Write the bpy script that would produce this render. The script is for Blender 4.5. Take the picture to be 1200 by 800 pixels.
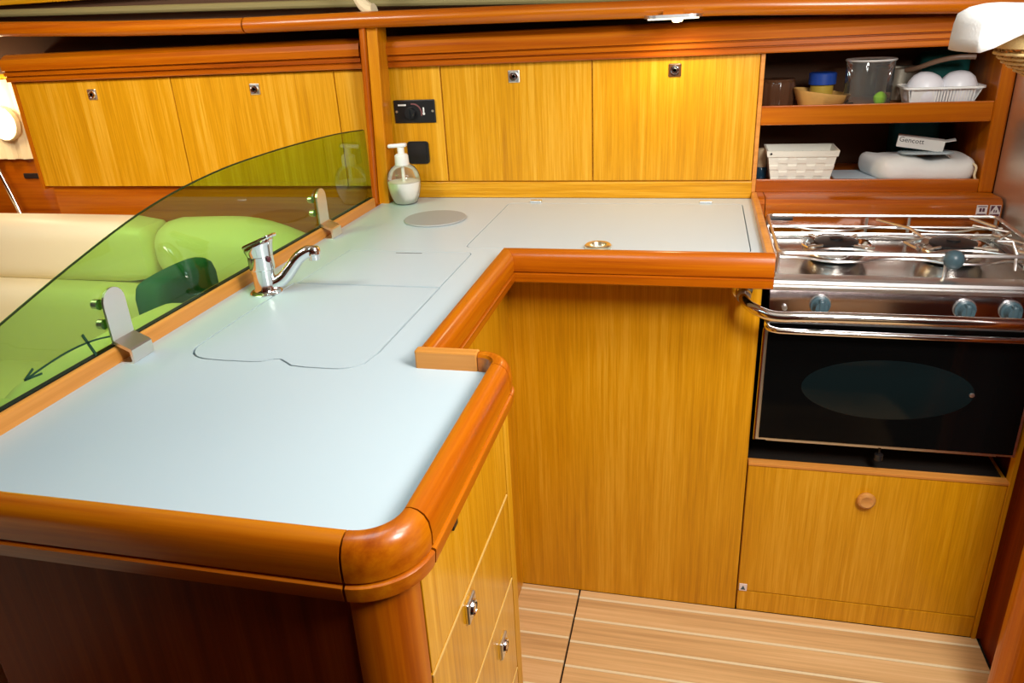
import bpy, bmesh, math, random
from mathutils import Vector, Matrix, geometry
random.seed(7)
for o in list(bpy.data.objects): bpy.data.objects.remove(o)
C = bpy.context.scene.collection
PI = math.pi
S = 0.44            # metres per layout unit; layout origin = camera, z up, y towards the galley back
ZF = -3.07          # sole (floor) height in layout units
def W(p): return Vector((p[0]*S, p[1]*S, (p[2]-ZF)*S))

# ------------------------------------------------------------ camera
cam = bpy.data.cameras.new('camera'); co = bpy.data.objects.new('camera', cam); C.objects.link(co)
r0 = Vector((0.97254593, 0.22753325, -0.04881633)); r1 = Vector((0.04625319, -0.39458753, -0.91769348)); r2 = Vector((-0.2280681, 0.89024115, -0.39427864))
m = Matrix.Identity(4)
for i, v in enumerate((r0, -r1, -r2)):
    for j in range(3): m[j][i] = v[j]
m.translation = W((0, 0, 0)); co.matrix_world = m
cam.sensor_width = 36; cam.lens = 886.4/1200*36; cam.clip_start = .02
bpy.context.scene.camera = co
# ------------------------------------------------------------ world, exposure, lights
w = bpy.data.worlds.new('world'); bpy.context.scene.world = w; w.use_nodes = True
w.node_tree.nodes['Background'].inputs[0].default_value = (.75, .85, 1, 1); w.node_tree.nodes['Background'].inputs[1].default_value = .6
vs = bpy.context.scene.view_settings
vs.view_transform = 'Standard'; vs.look = 'None'; vs.gamma = 1; vs.use_curve_mapping = False; vs.exposure = 0.10
def area(name, p, tgt, sx, sy, power, col, spread=PI):
    l = bpy.data.lights.new(name, 'AREA'); l.shape = 'RECTANGLE'; l.size = sx*S; l.size_y = sy*S; l.energy = power; l.color = col; l.spread = spread
    o = bpy.data.objects.new(name, l); C.objects.link(o); o.location = W(p)
    d = W(tgt)-W(p); o.rotation_euler = d.to_track_quat('-Z', 'Y').to_euler(); return o
area('hatch_daylight', (-.75, 1.5, 1.16), (-.75, 1.6, -1), 1.0, 1.0, 3.7, (.55, .89, 1.0))
area('galley_ceiling_light', (.95, 1.75, 1.08), (-.1, 3.5, -1.7), 1.1, .7, 9.5, (1.0, .96, .90))
area('lower_panel_fill', (1.15, .95, .55), (.1, 3.5, -1.9), .7, .7, 16, (1.0, .97, .93))  # added fill lamp that brightens the lower panel and the floor
area('saloon_ceiling_light', (-3.2, 1.9, 1.12), (-3.2, 4.1, -.8), 1.4, .8, 13.5, (1.0, .95, .85), math.radians(125))

# ------------------------------------------------------------ materials
def nm(name):
    mt = bpy.data.materials.new(name); mt.use_nodes = True; return mt, mt.node_tree, mt.node_tree.nodes['Principled BSDF']
def plain(name, col, rough=.5, metal=0, spec=.5, emit=None, es=1, bump=0, bs=200, trans=0, coat=0, ior=1.45, var=0):
    mt, t, b = nm(name); b.inputs['Base Color'].default_value = (*col, 1); b.inputs['Roughness'].default_value = rough
    b.inputs['Metallic'].default_value = metal; b.inputs['Specular IOR Level'].default_value = spec; b.inputs['Transmission Weight'].default_value = trans
    b.inputs['Coat Weight'].default_value = coat; b.inputs['IOR'].default_value = ior
    if emit: b.inputs['Emission Color'].default_value = (*emit, 1); b.inputs['Emission Strength'].default_value = es
    if bump or var:
        tc = t.nodes.new('ShaderNodeTexCoord'); n = t.nodes.new('ShaderNodeTexNoise'); n.inputs['Scale'].default_value = bs; n.inputs['Detail'].default_value = 3
        t.links.new(tc.outputs['Object'], n.inputs['Vector'])
        if bump:
            bp = t.nodes.new('ShaderNodeBump'); bp.inputs['Strength'].default_value = bump; bp.inputs['Distance'].default_value = .002
            t.links.new(n.outputs['Fac'], bp.inputs['Height']); t.links.new(bp.outputs['Normal'], b.inputs['Normal'])
        if var:
            mx = t.nodes.new('ShaderNodeMix'); mx.data_type = 'RGBA'
            mx.inputs[6].default_value = (*[c*(1-var) for c in col], 1); mx.inputs[7].default_value = (*[min(1, c*(1+var)) for c in col], 1)
            t.links.new(n.outputs['Fac'], mx.inputs[0]); t.links.new(mx.outputs[2], b.inputs['Base Color'])
    return mt
def wood(name, dark, mid, light, axis='z', rough=.35, fine=260, coat=.08, shear=0, contrast=1.0, broad=14):
    mt, t, b = nm(name); N = t.nodes; L = t.links
    tc = N.new('ShaderNodeTexCoord'); oi = N.new('ShaderNodeObjectInfo')
    mp = N.new('ShaderNodeMapping'); k = .025
    sc = {'x': (k, 1, 1), 'y': (1, k, 1), 'z': (1, 1, k)}[axis]; mp.inputs['Scale'].default_value = sc
    add = N.new('ShaderNodeVectorMath'); add.operation = 'ADD'
    cmb = N.new('ShaderNodeCombineXYZ'); ml = N.new('ShaderNodeMath'); ml.operation = 'MULTIPLY'; ml.inputs[1].default_value = 7.0
    L.new(oi.outputs['Random'], ml.inputs[0])
    for i in range(3): L.new(ml.outputs[0], cmb.inputs[i])
    L.new(tc.outputs['Object'], mp.inputs['Vector']); L.new(mp.outputs[0], add.inputs[0]); L.new(cmb.outputs[0], add.inputs[1])
    n1 = N.new('ShaderNodeTexNoise'); n1.inputs['Scale'].default_value = fine; n1.inputs['Detail'].default_value = 4; n1.inputs['Roughness'].default_value = .65
    n2 = N.new('ShaderNodeTexNoise'); n2.inputs['Scale'].default_value = broad; n2.inputs['Detail'].default_value = 3
    n3 = N.new('ShaderNodeTexNoise'); n3.inputs['Scale'].default_value = fine*.3; n3.inputs['Detail'].default_value = 2
    for n in (n1, n2, n3): L.new(add.outputs[0], n.inputs['Vector'])
    a = N.new('ShaderNodeMath'); a.operation = 'MULTIPLY_ADD'; a.inputs[1].default_value = .42; L.new(n1.outputs['Fac'], a.inputs[0])
    c = N.new('ShaderNodeMath'); c.operation = 'MULTIPLY'; c.inputs[1].default_value = .28; L.new(n2.outputs['Fac'], c.inputs[0]); 
    d = N.new('ShaderNodeMath'); d.operation = 'MULTIPLY_ADD'; d.inputs[1].default_value = .30; L.new(n3.outputs['Fac'], d.inputs[0]); L.new(c.outputs[0], d.inputs[2]); L.new(d.outputs[0], a.inputs[2])
    r = N.new('ShaderNodeValToRGB'); e = r.color_ramp.elements
    h = .13/contrast
    e[0].position = .5-h; e[0].color = (*dark, 1); e[1].position = .5+h; e[1].color = (*light, 1)
    x = e.new(.5); x.color = (*mid, 1)
    L.new(a.outputs[0], r.inputs[0]); L.new(r.outputs[0], b.inputs['Base Color'])
    bp = N.new('ShaderNodeBump'); bp.inputs['Strength'].default_value = .06; bp.inputs['Distance'].default_value = .001
    L.new(n1.outputs['Fac'], bp.inputs['Height']); L.new(bp.outputs[0], b.inputs['Normal'])
    b.inputs['Roughness'].default_value = rough; b.inputs['Coat Weight'].default_value = coat; b.inputs['Coat Roughness'].default_value = .15; b.inputs['Specular IOR Level'].default_value = .35 if coat else .15
    return mt
tk = ((.48, .190, .002), (.66, .298, .004), (.82, .43, .04))
teak_z = wood('teak_veneer_upright', *tk, contrast=.85)
teak_x = wood('teak_veneer_lengthways', *tk, axis='x')
teak_gl = wood('glossy_teak_veneer', *tk, rough=.3, coat=.7)
teak_lo = wood('teak_veneer_low', (.50, .200, .002), (.66, .292, .003), (.80, .40, .025), broad=9, contrast=.85, fine=330)
mh = ((.27, .042, .0005), (.44, .098, .0008), (.57, .165, .0015))
mah_x = wood('mahogany_lengthways', *mh, axis='x', rough=.28, fine=90, coat=.22)
mah_y = wood('mahogany_fore_aft', *mh, axis='y', rough=.28, fine=90, coat=.22)
mah_z = wood('mahogany_upright', *mh, axis='z', rough=.28, fine=90, coat=.22)
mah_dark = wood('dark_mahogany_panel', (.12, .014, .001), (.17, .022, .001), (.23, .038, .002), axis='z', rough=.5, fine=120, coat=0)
post_m = wood('light_mahogany_post', (.42, .12, .001), (.56, .19, .002), (.66, .26, .006), axis='z', rough=.3, fine=90, coat=.2)
strip_m = wood('pale_mahogany_strip', (.55, .2, .03), (.68, .27, .05), (.78, .34, .08), axis='y', rough=.35, fine=90)
edge_m = wood('pale_mahogany_edge', (.55, .2, .03), (.68, .27, .05), (.78, .34, .08), axis='x', rough=.35, fine=90)
plank_m = wood('teak_sole', (.56, .33, .135), (.74, .46, .20), (.84, .56, .28), axis='x', rough=.4, fine=120, coat=.15)
caulk_m = plain('pale_holly_strip', (.86, .72, .45), .4)
white_m = plain('white_laminate', (.54, .63, .675), .32, spec=.4, bump=.02, bs=500)
lid_m = plain('white_lid_laminate', (.53, .62, .665), .35, spec=.4)
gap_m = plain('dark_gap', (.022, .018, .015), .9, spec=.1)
grey_m = plain('grey_plastic', (.36, .37, .36), .5)
cream_m = plain('cream_leather', (.88, .76, .50), .5, bump=.08, bs=160)
ceil_m = plain('cream_headliner', (.66, .63, .58), .8)
hull_m = plain('shaded_hull_lining', (.10, .045, .02), .8, bump=.1)  # shade from the rail and deck put into the dark brown
chrome = plain('chrome', (.88, .88, .88), .12, 1)
wirem = plain('satin_chrome_wire', (.92, .91, .88), .30, 1)
steel = plain('brushed_steel', (.88, .88, .87), .33, 1, bump=.02, bs=300)
steel_d = plain('polished_steel_sheet', (.66, .64, .62), .20, 1)
steel_s = plain('satin_splash_sheet', (.80, .74, .64), .38, .9)
clip_m = plain('satin_steel_clip', (.88, .85, .82), .32, 1)
black = plain('black_plastic', (.012, .012, .013), .35)
blackgl = plain('black_oven_glass', (.003, .003, .003), .07, spec=.18)
winm = plain('oven_window_glass', (.005, .010, .011), .10, spec=.22)
tealk = plain('dark_grey_teal_plastic', (.055, .10, .12), .35)
whitep = plain('white_plastic', (.85, .85, .82), .35)
whitec = plain('white_cloth', (.85, .84, .82), .9, bump=.25, bs=260)
soapm = plain('white_liquid_soap', (.93, .93, .91), .4)
def thin_clear(name, col, haze, hcol, gloss=.9):
    mt = bpy.data.materials.new(name); mt.use_nodes = True; t = mt.node_tree; t.nodes.clear(); N = t.nodes; L = t.links
    o = N.new('ShaderNodeOutputMaterial'); a = N.new('ShaderNodeBsdfTransparent'); d = N.new('ShaderNodeBsdfDiffuse'); g = N.new('ShaderNodeBsdfGlossy'); m1 = N.new('ShaderNodeMixShader'); m2 = N.new('ShaderNodeMixShader'); lw = N.new('ShaderNodeLayerWeight')
    a.inputs[0].default_value = (*col, 1); d.inputs[0].default_value = (*hcol, 1); g.inputs['Roughness'].default_value = .05; g.inputs[0].default_value = (gloss, gloss, gloss, 1)
    m1.inputs[0].default_value = haze; lw.inputs[0].default_value = .25
    L.new(a.outputs[0], m1.inputs[1]); L.new(d.outputs[0], m1.inputs[2]); L.new(lw.outputs['Fresnel'], m2.inputs[0]); L.new(m1.outputs[0], m2.inputs[1]); L.new(g.outputs[0], m2.inputs[2]); L.new(m2.outputs[0], o.inputs[0])
    return mt
clearp = thin_clear('clear_plastic', (.97, .96, .93), .08, (.85, .78, .68)); glassm = thin_clear('clear_glass', (.96, .97, .95), .06, (.75, .75, .70))
wickerm = plain('natural_wicker', (.88, .62, .28), .55, bump=.3, bs=500, var=.25)
weavem = plain('white_woven_band', (.80, .78, .68), .6, bump=.3, bs=400)
limem = plain('lime_green', (.30, .65, .03), .4)
tealm = plain('dark_teal_fabric', (.005, .10, .085), .8, bump=.2)
inkm = plain('black_print', (.02, .02, .02), .6)
markg = plain('dark_green_mark', (.005, .05, .02), .6)
paperm = plain('pale_blue_paper', (.62, .70, .76), .6)
cardm = plain('white_card', (.80, .77, .73), .55)
greyc = plain('blue_grey_ribbed_cloth', (.42, .50, .54), .8)
brownj = plain('brown_ribbed_glass', (.09, .04, .02), .15)
tanm = plain('tan_bowl', (.62, .35, .10), .5, var=.15, bs=60)
bluem = plain('dark_blue_lid', (.01, .05, .28), .4)
olivem = plain('olive_blind', (.28, .23, .09), .7)
yelm = plain('mustard_jar', (.45, .30, .04), .4)
curtm = plain('cream_curtain', (.80, .66, .42), .8)
glow = plain('lit_lamp', (1, .95, .8), .5, emit=(1, .86, .6), es=9)
glow2 = plain('lit_halogen', (1, .9, .6), .5, emit=(1, .72, .3), es=30)
brass = plain('brass', (.7, .48, .18), .25, 1)
knobw = wood('turned_wood', (.50, .2, .04), (.62, .28, .07), (.72, .36, .12), axis='x', rough=.3, fine=120)
pinks = plain('pale_sticker', (.82, .72, .70), .5)
maroon = plain('maroon_print', (.12, .03, .05), .5)
# tinted pane: clear tinted transmission plus a fresnel reflection
tint = bpy.data.materials.new('green_tinted_acrylic'); tint.use_nodes = True; t = tint.node_tree; t.nodes.clear()
o_ = t.nodes.new('ShaderNodeOutputMaterial'); tr = t.nodes.new('ShaderNodeBsdfTransparent'); gl = t.nodes.new('ShaderNodeBsdfGlossy'); fr = t.nodes.new('ShaderNodeFresnel'); mx = t.nodes.new('ShaderNodeMixShader')
tr.inputs[0].default_value = (.62, .84, .45, 1); gl.inputs['Roughness'].default_value = .01; gl.inputs[0].default_value = (.9, .95, .85, 1); fr.inputs[0].default_value = 1.45
ge = t.nodes.new('ShaderNodeNewGeometry'); iv = t.nodes.new('ShaderNodeMath'); iv.operation = 'SUBTRACT'; iv.inputs[0].default_value = 1; mu = t.nodes.new('ShaderNodeMath'); mu.operation = 'MULTIPLY'
t.links.new(ge.outputs['Backfacing'], iv.inputs[1]); t.links.new(iv.outputs[0], mu.inputs[0]); t.links.new(fr.outputs[0], mu.inputs[1]); t.links.new(mu.outputs[0], mx.inputs[0]); t.links.new(tr.outputs[0], mx.inputs[1]); t.links.new(gl.outputs[0], mx.inputs[2]); t.links.new(mx.outputs[0], o_.inputs[0])

# ------------------------------------------------------------ mesh helpers
ORG = {}
class MB:
    def __init__(s): s.v = []; s.f = []; s.sm = []
    def add(s, vs, fs, smooth=False):
        n = len(s.v); s.v += [Vector(v) for v in vs]; s.f += [tuple(i+n for i in f) for f in fs]; s.sm += [smooth]*len(fs); return s
    def box(s, x0, x1, y0, y1, z0, z1, bev=0, seg=2):
        bm = bmesh.new(); bmesh.ops.create_cube(bm, size=1)
        for v in bm.verts: v.co = Vector(((x0+x1)/2+v.co.x*(x1-x0), (y0+y1)/2+v.co.y*(y1-y0), (z0+z1)/2+v.co.z*(z1-z0)))
        if bev: bmesh.ops.bevel(bm, geom=bm.edges[:], offset=bev, segments=seg, profile=.5, affect='EDGES', clamp_overlap=True)
        bm.verts.ensure_lookup_table(); bm.verts.index_update()
        s.add([v.co.copy() for v in bm.verts], [tuple(v.index for v in f.verts) for f in bm.faces], seg > 2); bm.free(); return s
    def tube(s, pts, r, n=10, cap=True, closed=False):
        pts = [Vector(p) for p in pts]; k = len(pts); rs = r if isinstance(r, (list, tuple)) else [r]*k
        T = []
        for i in range(k):
            a = pts[(i-1) % k] if closed else pts[max(i-1, 0)]; b = pts[(i+1) % k] if closed else pts[min(i+1, k-1)]
            T.append((b-a).normalized())
        up = Vector((0, 0, 1)) if abs(T[0].z) < .9 else Vector((1, 0, 0))
        N = (up-T[0]*up.dot(T[0])).normalized(); vs = []; fs = []
        for i in range(k):
            N = (N-T[i]*N.dot(T[i])).normalized(); B = T[i].cross(N)
            for j in range(n):
                a = 2*PI*j/n; vs.append(pts[i]+(N*math.cos(a)+B*math.sin(a))*rs[i])
        for i in range(k if closed else k-1):
            for j in range(n):
                i2 = (i+1) % k; fs.append((i*n+j, i*n+(j+1) % n, i2*n+(j+1) % n, i2*n+j))
        s.add(vs, fs, True)
        if cap and not closed: s.add(vs[:n], [tuple(range(n))[::-1]]); s.add(vs[-n:], [tuple(range(n))])
        return s
    def lathe(s, prof, c, n=32, axis='z', cap=True):
        vs = []; fs = []; c = Vector(c); k = len(prof)
        for r, h in prof:
            for j in range(n):
                a = 2*PI*j/n; p = (r*math.cos(a), r*math.sin(a), h)
                if axis == 'x': p = (h, r*math.cos(a), r*math.sin(a))
                if axis == 'y': p = (r*math.cos(a), h, r*math.sin(a))
                vs.append(c+Vector(p))
        for i in range(k-1):
            for j in range(n): fs.append((i*n+j, i*n+(j+1) % n, (i+1)*n+(j+1) % n, (i+1)*n+j))
        s.add(vs, fs, True)
        if cap:
            if prof[0][0] > 1e-4: s.add(vs[:n], [tuple(range(n))[::-1]])
            if prof[-1][0] > 1e-4: s.add(vs[-n:], [tuple(range(n))])
        return s
    def prism(s, poly, a0, a1, axis='z', holes=(), smooth=False):
        def P(p, h): return {'z': (p[0], p[1], h), 'x': (h, p[0], p[1]), 'y': (p[0], h, p[1])}[axis]
        loops = [list(poly)]+[list(h) for h in holes]; flat = [p for l in loops for p in l]
        tri = geometry.tessellate_polygon([[Vector((p[0], p[1], 0)) for p in l] for l in loops])
        n = len(flat); vs = [P(p, a0) for p in flat]+[P(p, a1) for p in flat]
        if holes: fs = [tuple(t) for t in tri]+[tuple(i+n for i in t) for t in tri]
        else: fs = [tuple(range(n)), tuple(range(n, 2*n))]
        s.add(vs, fs, False)
        o = 0; vs2 = list(vs)
        for l in loops:
            k = len(l); s.add(vs2, [(o+i, o+(i+1) % k, n+o+(i+1) % k, n+o+i) for i in range(k)], smooth); o += k
        return s
    def sweep(s, prof, path, normals=None, closed=False, caps=True):
        # profile (d, z) pushed outwards along mitred 2-D normals of a horizontal path
        k = len(path); n = len(prof); vs = []
        for i in range(k):
            p = Vector(path[i])
            def en(a, b): d = (Vector(b)-Vector(a)).normalized(); return Vector((d.y, -d.x))
            ns = []
            if i > 0: ns.append(en(path[i-1], path[i]))
            if i < k-1: ns.append(en(path[i], path[i+1]))
            if normals and normals[i]: nn = Vector(normals[i])
            else:
                nn = sum(ns, Vector((0, 0))).normalized(); nn = nn/max(.3, nn.dot(ns[0]))
            for d, z in prof: q = p+nn*d; vs.append((q.x, q.y, z))
        fs = [(i*n+j, i*n+(j+1) % n, (i+1)*n+(j+1) % n, (i+1)*n+j) for i in range(k-1) for j in range(n)]
        s.add(vs, fs, True)
        if caps: s.add(vs[:n], [tuple(range(n))]); s.add(vs[-n:], [tuple(range(n))])
        return s
    def xf(s, mat, about=(0, 0, 0)):
        a = Vector(about); s.v = [mat @ (v-a)+a for v in s.v]; return s
    def build(s, name, mat, parent=None, org=None, auto=35):
        me = bpy.data.meshes.new(name)
        o = bpy.data.objects.new(name, me); C.objects.link(o)
        if parent is not None: o.parent = parent; wo = ORG[parent]
        else:
            if org is None: xs = [v.x for v in s.v]; ys = [v.y for v in s.v]; zs = [v.z for v in s.v]; org = ((min(xs)+max(xs))/2, (min(ys)+max(ys))/2, min(zs))
            wo = W(org); o.location = wo
        ORG[o] = wo
        me.from_pydata([tuple(W(v)-wo) for v in s.v], [], s.f)
        bm = bmesh.new(); bm.from_mesh(me); bmesh.ops.remove_doubles(bm, verts=bm.verts, dist=1e-6); bmesh.ops.recalc_face_normals(bm, faces=bm.faces)
        for f in bm.faces: f.smooth = any(s.sm)
        if any(s.sm):
            for e in bm.edges:
                if len(e.link_faces) == 2 and e.calc_face_angle(0) > math.radians(auto): e.smooth = False
        bm.to_mesh(me); bm.free()
        me.materials.append(mat); return o
def tag(o, label=None, cat=None, group=None, kind=None):
    for k, v in (('label', label), ('category', cat), ('group', group), ('kind', kind)):
        if v: o[k] = v
    return o
def thing(name, base, label, cat, group=None):
    o = bpy.data.objects.new(name, None); C.objects.link(o); o.location = W(base); o.empty_display_size = .05; ORG[o] = W(base)
    return tag(o, label, cat, group)
def B(*a, **k): return MB().box(*a, **k)
def rrect(x0, x1, y0, y1, r, n=6):
    out = []
    rr = r if isinstance(r, (list, tuple)) else [r]*4   # order: (x1,y0) (x1,y1) (x0,y1) (x0,y0)
    for (cx, cy, a0, q) in ((x1, y0, -90, rr[0]), (x1, y1, 0, rr[1]), (x0, y1, 90, rr[2]), (x0, y0, 180, rr[3])):
        sx = -1 if cx == x1 else 1; sy = 1 if cy == y0 else -1
        for i in range(n+1):
            a = math.radians(a0+90*i/n); out.append((cx+sx*q+q*math.cos(a), cy+sy*q+q*math.sin(a)))
    return out
def smooth_path(pts, it=2):
    pts = [Vector(p) for p in pts]
    for _ in range(it):
        q = [pts[0]]
        for a, b in zip(pts, pts[1:]): q += [a*.75+b*.25, a*.25+b*.75]
        q.append(pts[-1]); pts = q
    return pts
def text_obj(body, size, mat, parent, mtx_world, name='lettering'):
    cu = bpy.data.curves.new('t', 'FONT'); cu.body = body; cu.size = size; cu.extrude = .0002; cu.resolution_u = 2
    ob = bpy.data.objects.new('t', cu); C.objects.link(ob); dg = bpy.context.evaluated_depsgraph_get()
    me = bpy.data.meshes.new_from_object(ob.evaluated_get(dg)); bpy.data.objects.remove(ob)
    me.transform(Matrix.Translation(-ORG[parent]) @ mtx_world); me.materials.clear(); me.materials.append(mat)
    o = bpy.data.objects.new(name, me); C.objects.link(o); o.parent = parent; return o
rot = lambda a, ax: Matrix.Rotation(math.radians(a), 3, ax)

# ============================================================ SETTING
fl = tag(B(-6.2, 3.0, -1.6, 5.6, -3.12, -3.0935).build('floor', gap_m), kind='structure')
def planks(x0, x1, y_top, y_bot, caulk0, pitch=.167, cw=.015):
    e = .0012; y = caulk0; rows = []
    if y_top > caulk0+cw/2+.01: rows.append((caulk0+cw/2, y_top))
    while y > y_bot:
        rows.append((y-pitch+cw/2, y-cw/2))
        B(x0, x1, y-cw/2, y+cw/2, -3.092, -3.0705).build('caulk_strip', caulk_m, fl); y -= pitch
    for a, b in rows:
        B(x0, x1, a+e, b-e, -3.092, -3.07, bev=.0015, seg=1).build('plank', plank_m, fl)
planks(-.545, 1.515, 3.428, 1.0, 3.367)
planks(-1.0, -.555, 3.428, 1.0, 3.388)
planks(-5.9, -1.95, 4.2, .2, 4.05)
tag(B(-6.2, 3.0, 5.45, 5.6, -3.09, 1.3).build('wall_back', hull_m), kind='structure')
tag(B(-6.35, -6.2, -1.6, 5.6, -3.09, 1.3).build('wall_left', mah_z), kind='structure')
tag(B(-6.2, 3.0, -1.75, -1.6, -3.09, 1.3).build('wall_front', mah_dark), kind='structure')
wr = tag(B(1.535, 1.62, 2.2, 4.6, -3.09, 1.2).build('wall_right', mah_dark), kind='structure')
tag(B(2.9, 3.0, -1.6, 5.6, -3.09, 1.3).build('wall_far_right', ceil_m), kind='structure')
tag(B(-6.2, 3.0, -1.6, 5.6, 1.2, 1.3).build('ceiling', ceil_m), kind='structure')
# rounded bulkhead edge at the right foreground
tag(MB().prism(rrect(1.34, 1.62, 2.76, 2.88, .05), -3.07, 1.2).build('trim_1', mah_z), kind='structure')
# overhead handrail moulding, in two lengths with a scarf joint
def rail_seg(pts, name):
    mb = MB(); mb.tube(pts, .042, 16); tag(mb.build(name, mah_x), kind='structure')
rail_seg([(-5.6, 4.2, .10), (-4.2, 4.2, .08), (-3.4, 4.2, .048), (-2.547, 4.2, .0255)], 'trim_2')
rail_seg([(-2.538, 4.2, .0265), (-1.83, 4.2, .022), (-.9, 4.2, .010), (.1, 4.2, -.006), (.7, 4.2, -.03), (1.2, 4.2, -.05), (1.5, 4.2, -.062)], 'trim_3')
# sloping board added behind the handrail to keep overhead light out of the gap
for a, b, nme in ((( -5.6, .10), (-2.54, .025), 'trim_12'), ((-2.54, .025), (1.5, -.05), 'trim_13')):
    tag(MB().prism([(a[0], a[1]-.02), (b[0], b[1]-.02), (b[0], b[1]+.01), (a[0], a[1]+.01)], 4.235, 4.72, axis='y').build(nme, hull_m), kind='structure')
# corner post between saloon and galley
for nme, xa, xb, ya, mt_, r_ in (('trim_4', -1.905, -1.868, 4.205, mah_z, .016), ('trim_14', -1.866, -1.800, 4.225, post_m, .006)):
    pm = MB().prism(rrect(xa, xb, ya, 4.36, r_), -1.0, -.01, smooth=True)
    for v in pm.v: v.x += .045*(v.z+1.0)
    tag(pm.build(nme, mt_), kind='structure')
# back wood panel above the saloon, deck-level
tag(B(-5.6, -2.15, 4.62, 4.72, .235, 1.2).build('trim_5', teak_x), kind='structure')
bl = tag(MB().tube([(-5.2, 4.6, .2), (-4.6, 4.6, .185), (-2.0, 4.6, .118), (.1, 4.6, .04), (1.2, 4.6, .0)], .024, 10).build('roller_blind', olivem), 'olive green rolled blind running behind the overhead wooden rail', 'blind')
# upright backing of the gap, whose shade is put into its dark colour
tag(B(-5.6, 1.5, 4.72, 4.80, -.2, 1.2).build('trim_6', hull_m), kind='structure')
# moulding behind the hob
mprof = [(4.42, -.965), (4.23, -.957), (4.205, -.965), (4.19, -.985), (4.188, -1.05), (4.195, -1.10), (4.42, -1.10)]
tm = tag(MB().prism(mprof, .362, 1.492, axis='x', smooth=True).build('trim_7', mah_x), kind='structure')
tag(MB().prism(mprof, .325, .358, axis='x', smooth=True).build('trim_8', mah_x), kind='structure')
for x0, kind in ((1.375, 'a'), (1.435, 'b')):
    st = B(x0, x0+.048, 4.181, 4.188, -1.040, -.984).build('warning_sticker', pinks, tm)
    yy = (4.178, 4.1805)
    if kind == 'a':
        MB().box(x0+.004, x0+.044, *yy, -0.992, -0.988).box(x0+.012, x0+.022, *yy, -1.016, -0.998).box(x0+.026, x0+.036, *yy, -1.016, -0.998).box(x0+.004, x0+.044, *yy, -1.038, -1.027).build('print', maroon, st)
    else:
        MB().prism([(x0+.003, -0.986), (x0+.021, -0.986), (x0+.003, -1.018)], *yy, axis='y').prism([(x0+.027, -0.986), (x0+.045, -0.986), (x0+.045, -1.018)], *yy, axis='y').box(x0+.004, x0+.044, *yy, -1.038, -1.028).box(x0+.017, x0+.021, *yy, -1.020, -1.006).box(x0+.026, x0+.031, *yy, -1.020, -1.008).build('print', maroon, st)

# ============================================================ GALLEY WALL LOCKER
YL = 4.39
def latch(cx, cz, y, parent, plate=wirem, label=None, s=.034):
    l = B(cx-s, cx+s, y-.010, y+.002, cz-s, cz+s, bev=.006).build('latch', plate, parent)
    if label: l['label'] = label
    MB().lathe([(.0, -.004), (.010, -.004), (.011, -.001), (.018, -.001), (.021, -.006), (.024, -.006), (.026, .002)][::-1], (cx, y-.012, cz), 20, 'y').build('push_button', chrome, l)
    MB().lathe([(.0095, 0), (.0, 0)], (cx, y-.0165, cz), 14, 'y').build('keyhole', black, l)
    return l
wl = thing('wall_locker', (-.75, 4.5, -.96), 'yellow teak wall locker above the white worktop with two plain doors', 'cabinet')
MB().box(-1.83, .30, 4.405, 4.95, -1.0, -.22).build('body', teak_x, wl)
B(-1.8, -1.470, YL, 4.405, -.899, -.237, bev=.003).build('fixed_panel', teak_z, wl)
d1 = B(-1.462, -.593, YL, 4.405, -.899, -.237, bev=.003).build('door', teak_z, wl); latch(-1.03, -.311, YL, d1)
d2 = B(-.586, .292, YL, 4.405, -.899, -.237, bev=.003).build('door', teak_z, wl); latch(-.143, -.307, YL, d2, brownj, 'dark brown square latch with chrome ring')
B(-1.82, .298, YL-.004, 4.405, -1.0, -.905, bev=.004).build('sill', teak_x, wl)
def cornice(x0, x1, parent, y=YL, name='cornice', mat=None):
    a = y-.055
    prof = [(y+.02, -.238), (a+.018, -.238), (a+.014, -.232), (a+.014, -.212), (a+.026, -.208), (a+.026, -.204), (a+.008, -.200), (a+.008, -.180), (a+.022, -.176), (a+.022, -.172), (a, -.168), (a-.002, -.13), (a+.01, -.10), (a+.05, -.075), (y+.02, -.07)]
    MB().prism(prof, x0, x1, axis='x').build(name, mat or mah_x, parent)
cornice(-1.82, 1.50, wl)
B(-1.83, 1.5, 4.41, 4.74, -.22, -.075).build('top_panel', mah_x, wl)

# ---- open shelves
sh = thing('open_shelf_unit', (.87, 4.6, -.965), 'two-tier open wooden shelf unit over the cooker holding kitchen bits', 'shelf')
B(.296, .318, YL-.002, 5.05, -.965, -.238, bev=.003).build('side_panel', edge_m, sh)
s2 = B(1.43, 1.50, YL-.01, 5.05, -.965, -.238, bev=.01).build('side_panel', mah_z, sh)
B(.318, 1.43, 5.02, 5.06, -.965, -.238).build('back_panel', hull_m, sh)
B(.318, 1.43, 4.40, 5.02, -.56, -.535).build('shelf_board', mah_x, sh)
B(.318, 1.43, 4.40, 5.02, -.95, -.925).build('shelf_board', mah_x, sh)
B(.318, 1.43, YL, 4.41, -.605, -.505, bev=.004).build('shelf_lip', mah_x, sh)
B(.318, 1.43, YL, 4.41, -.965, -.895, bev=.004).build('shelf_lip', mah_x, sh)
SH1 = -.535; SH2 = -.925

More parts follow.
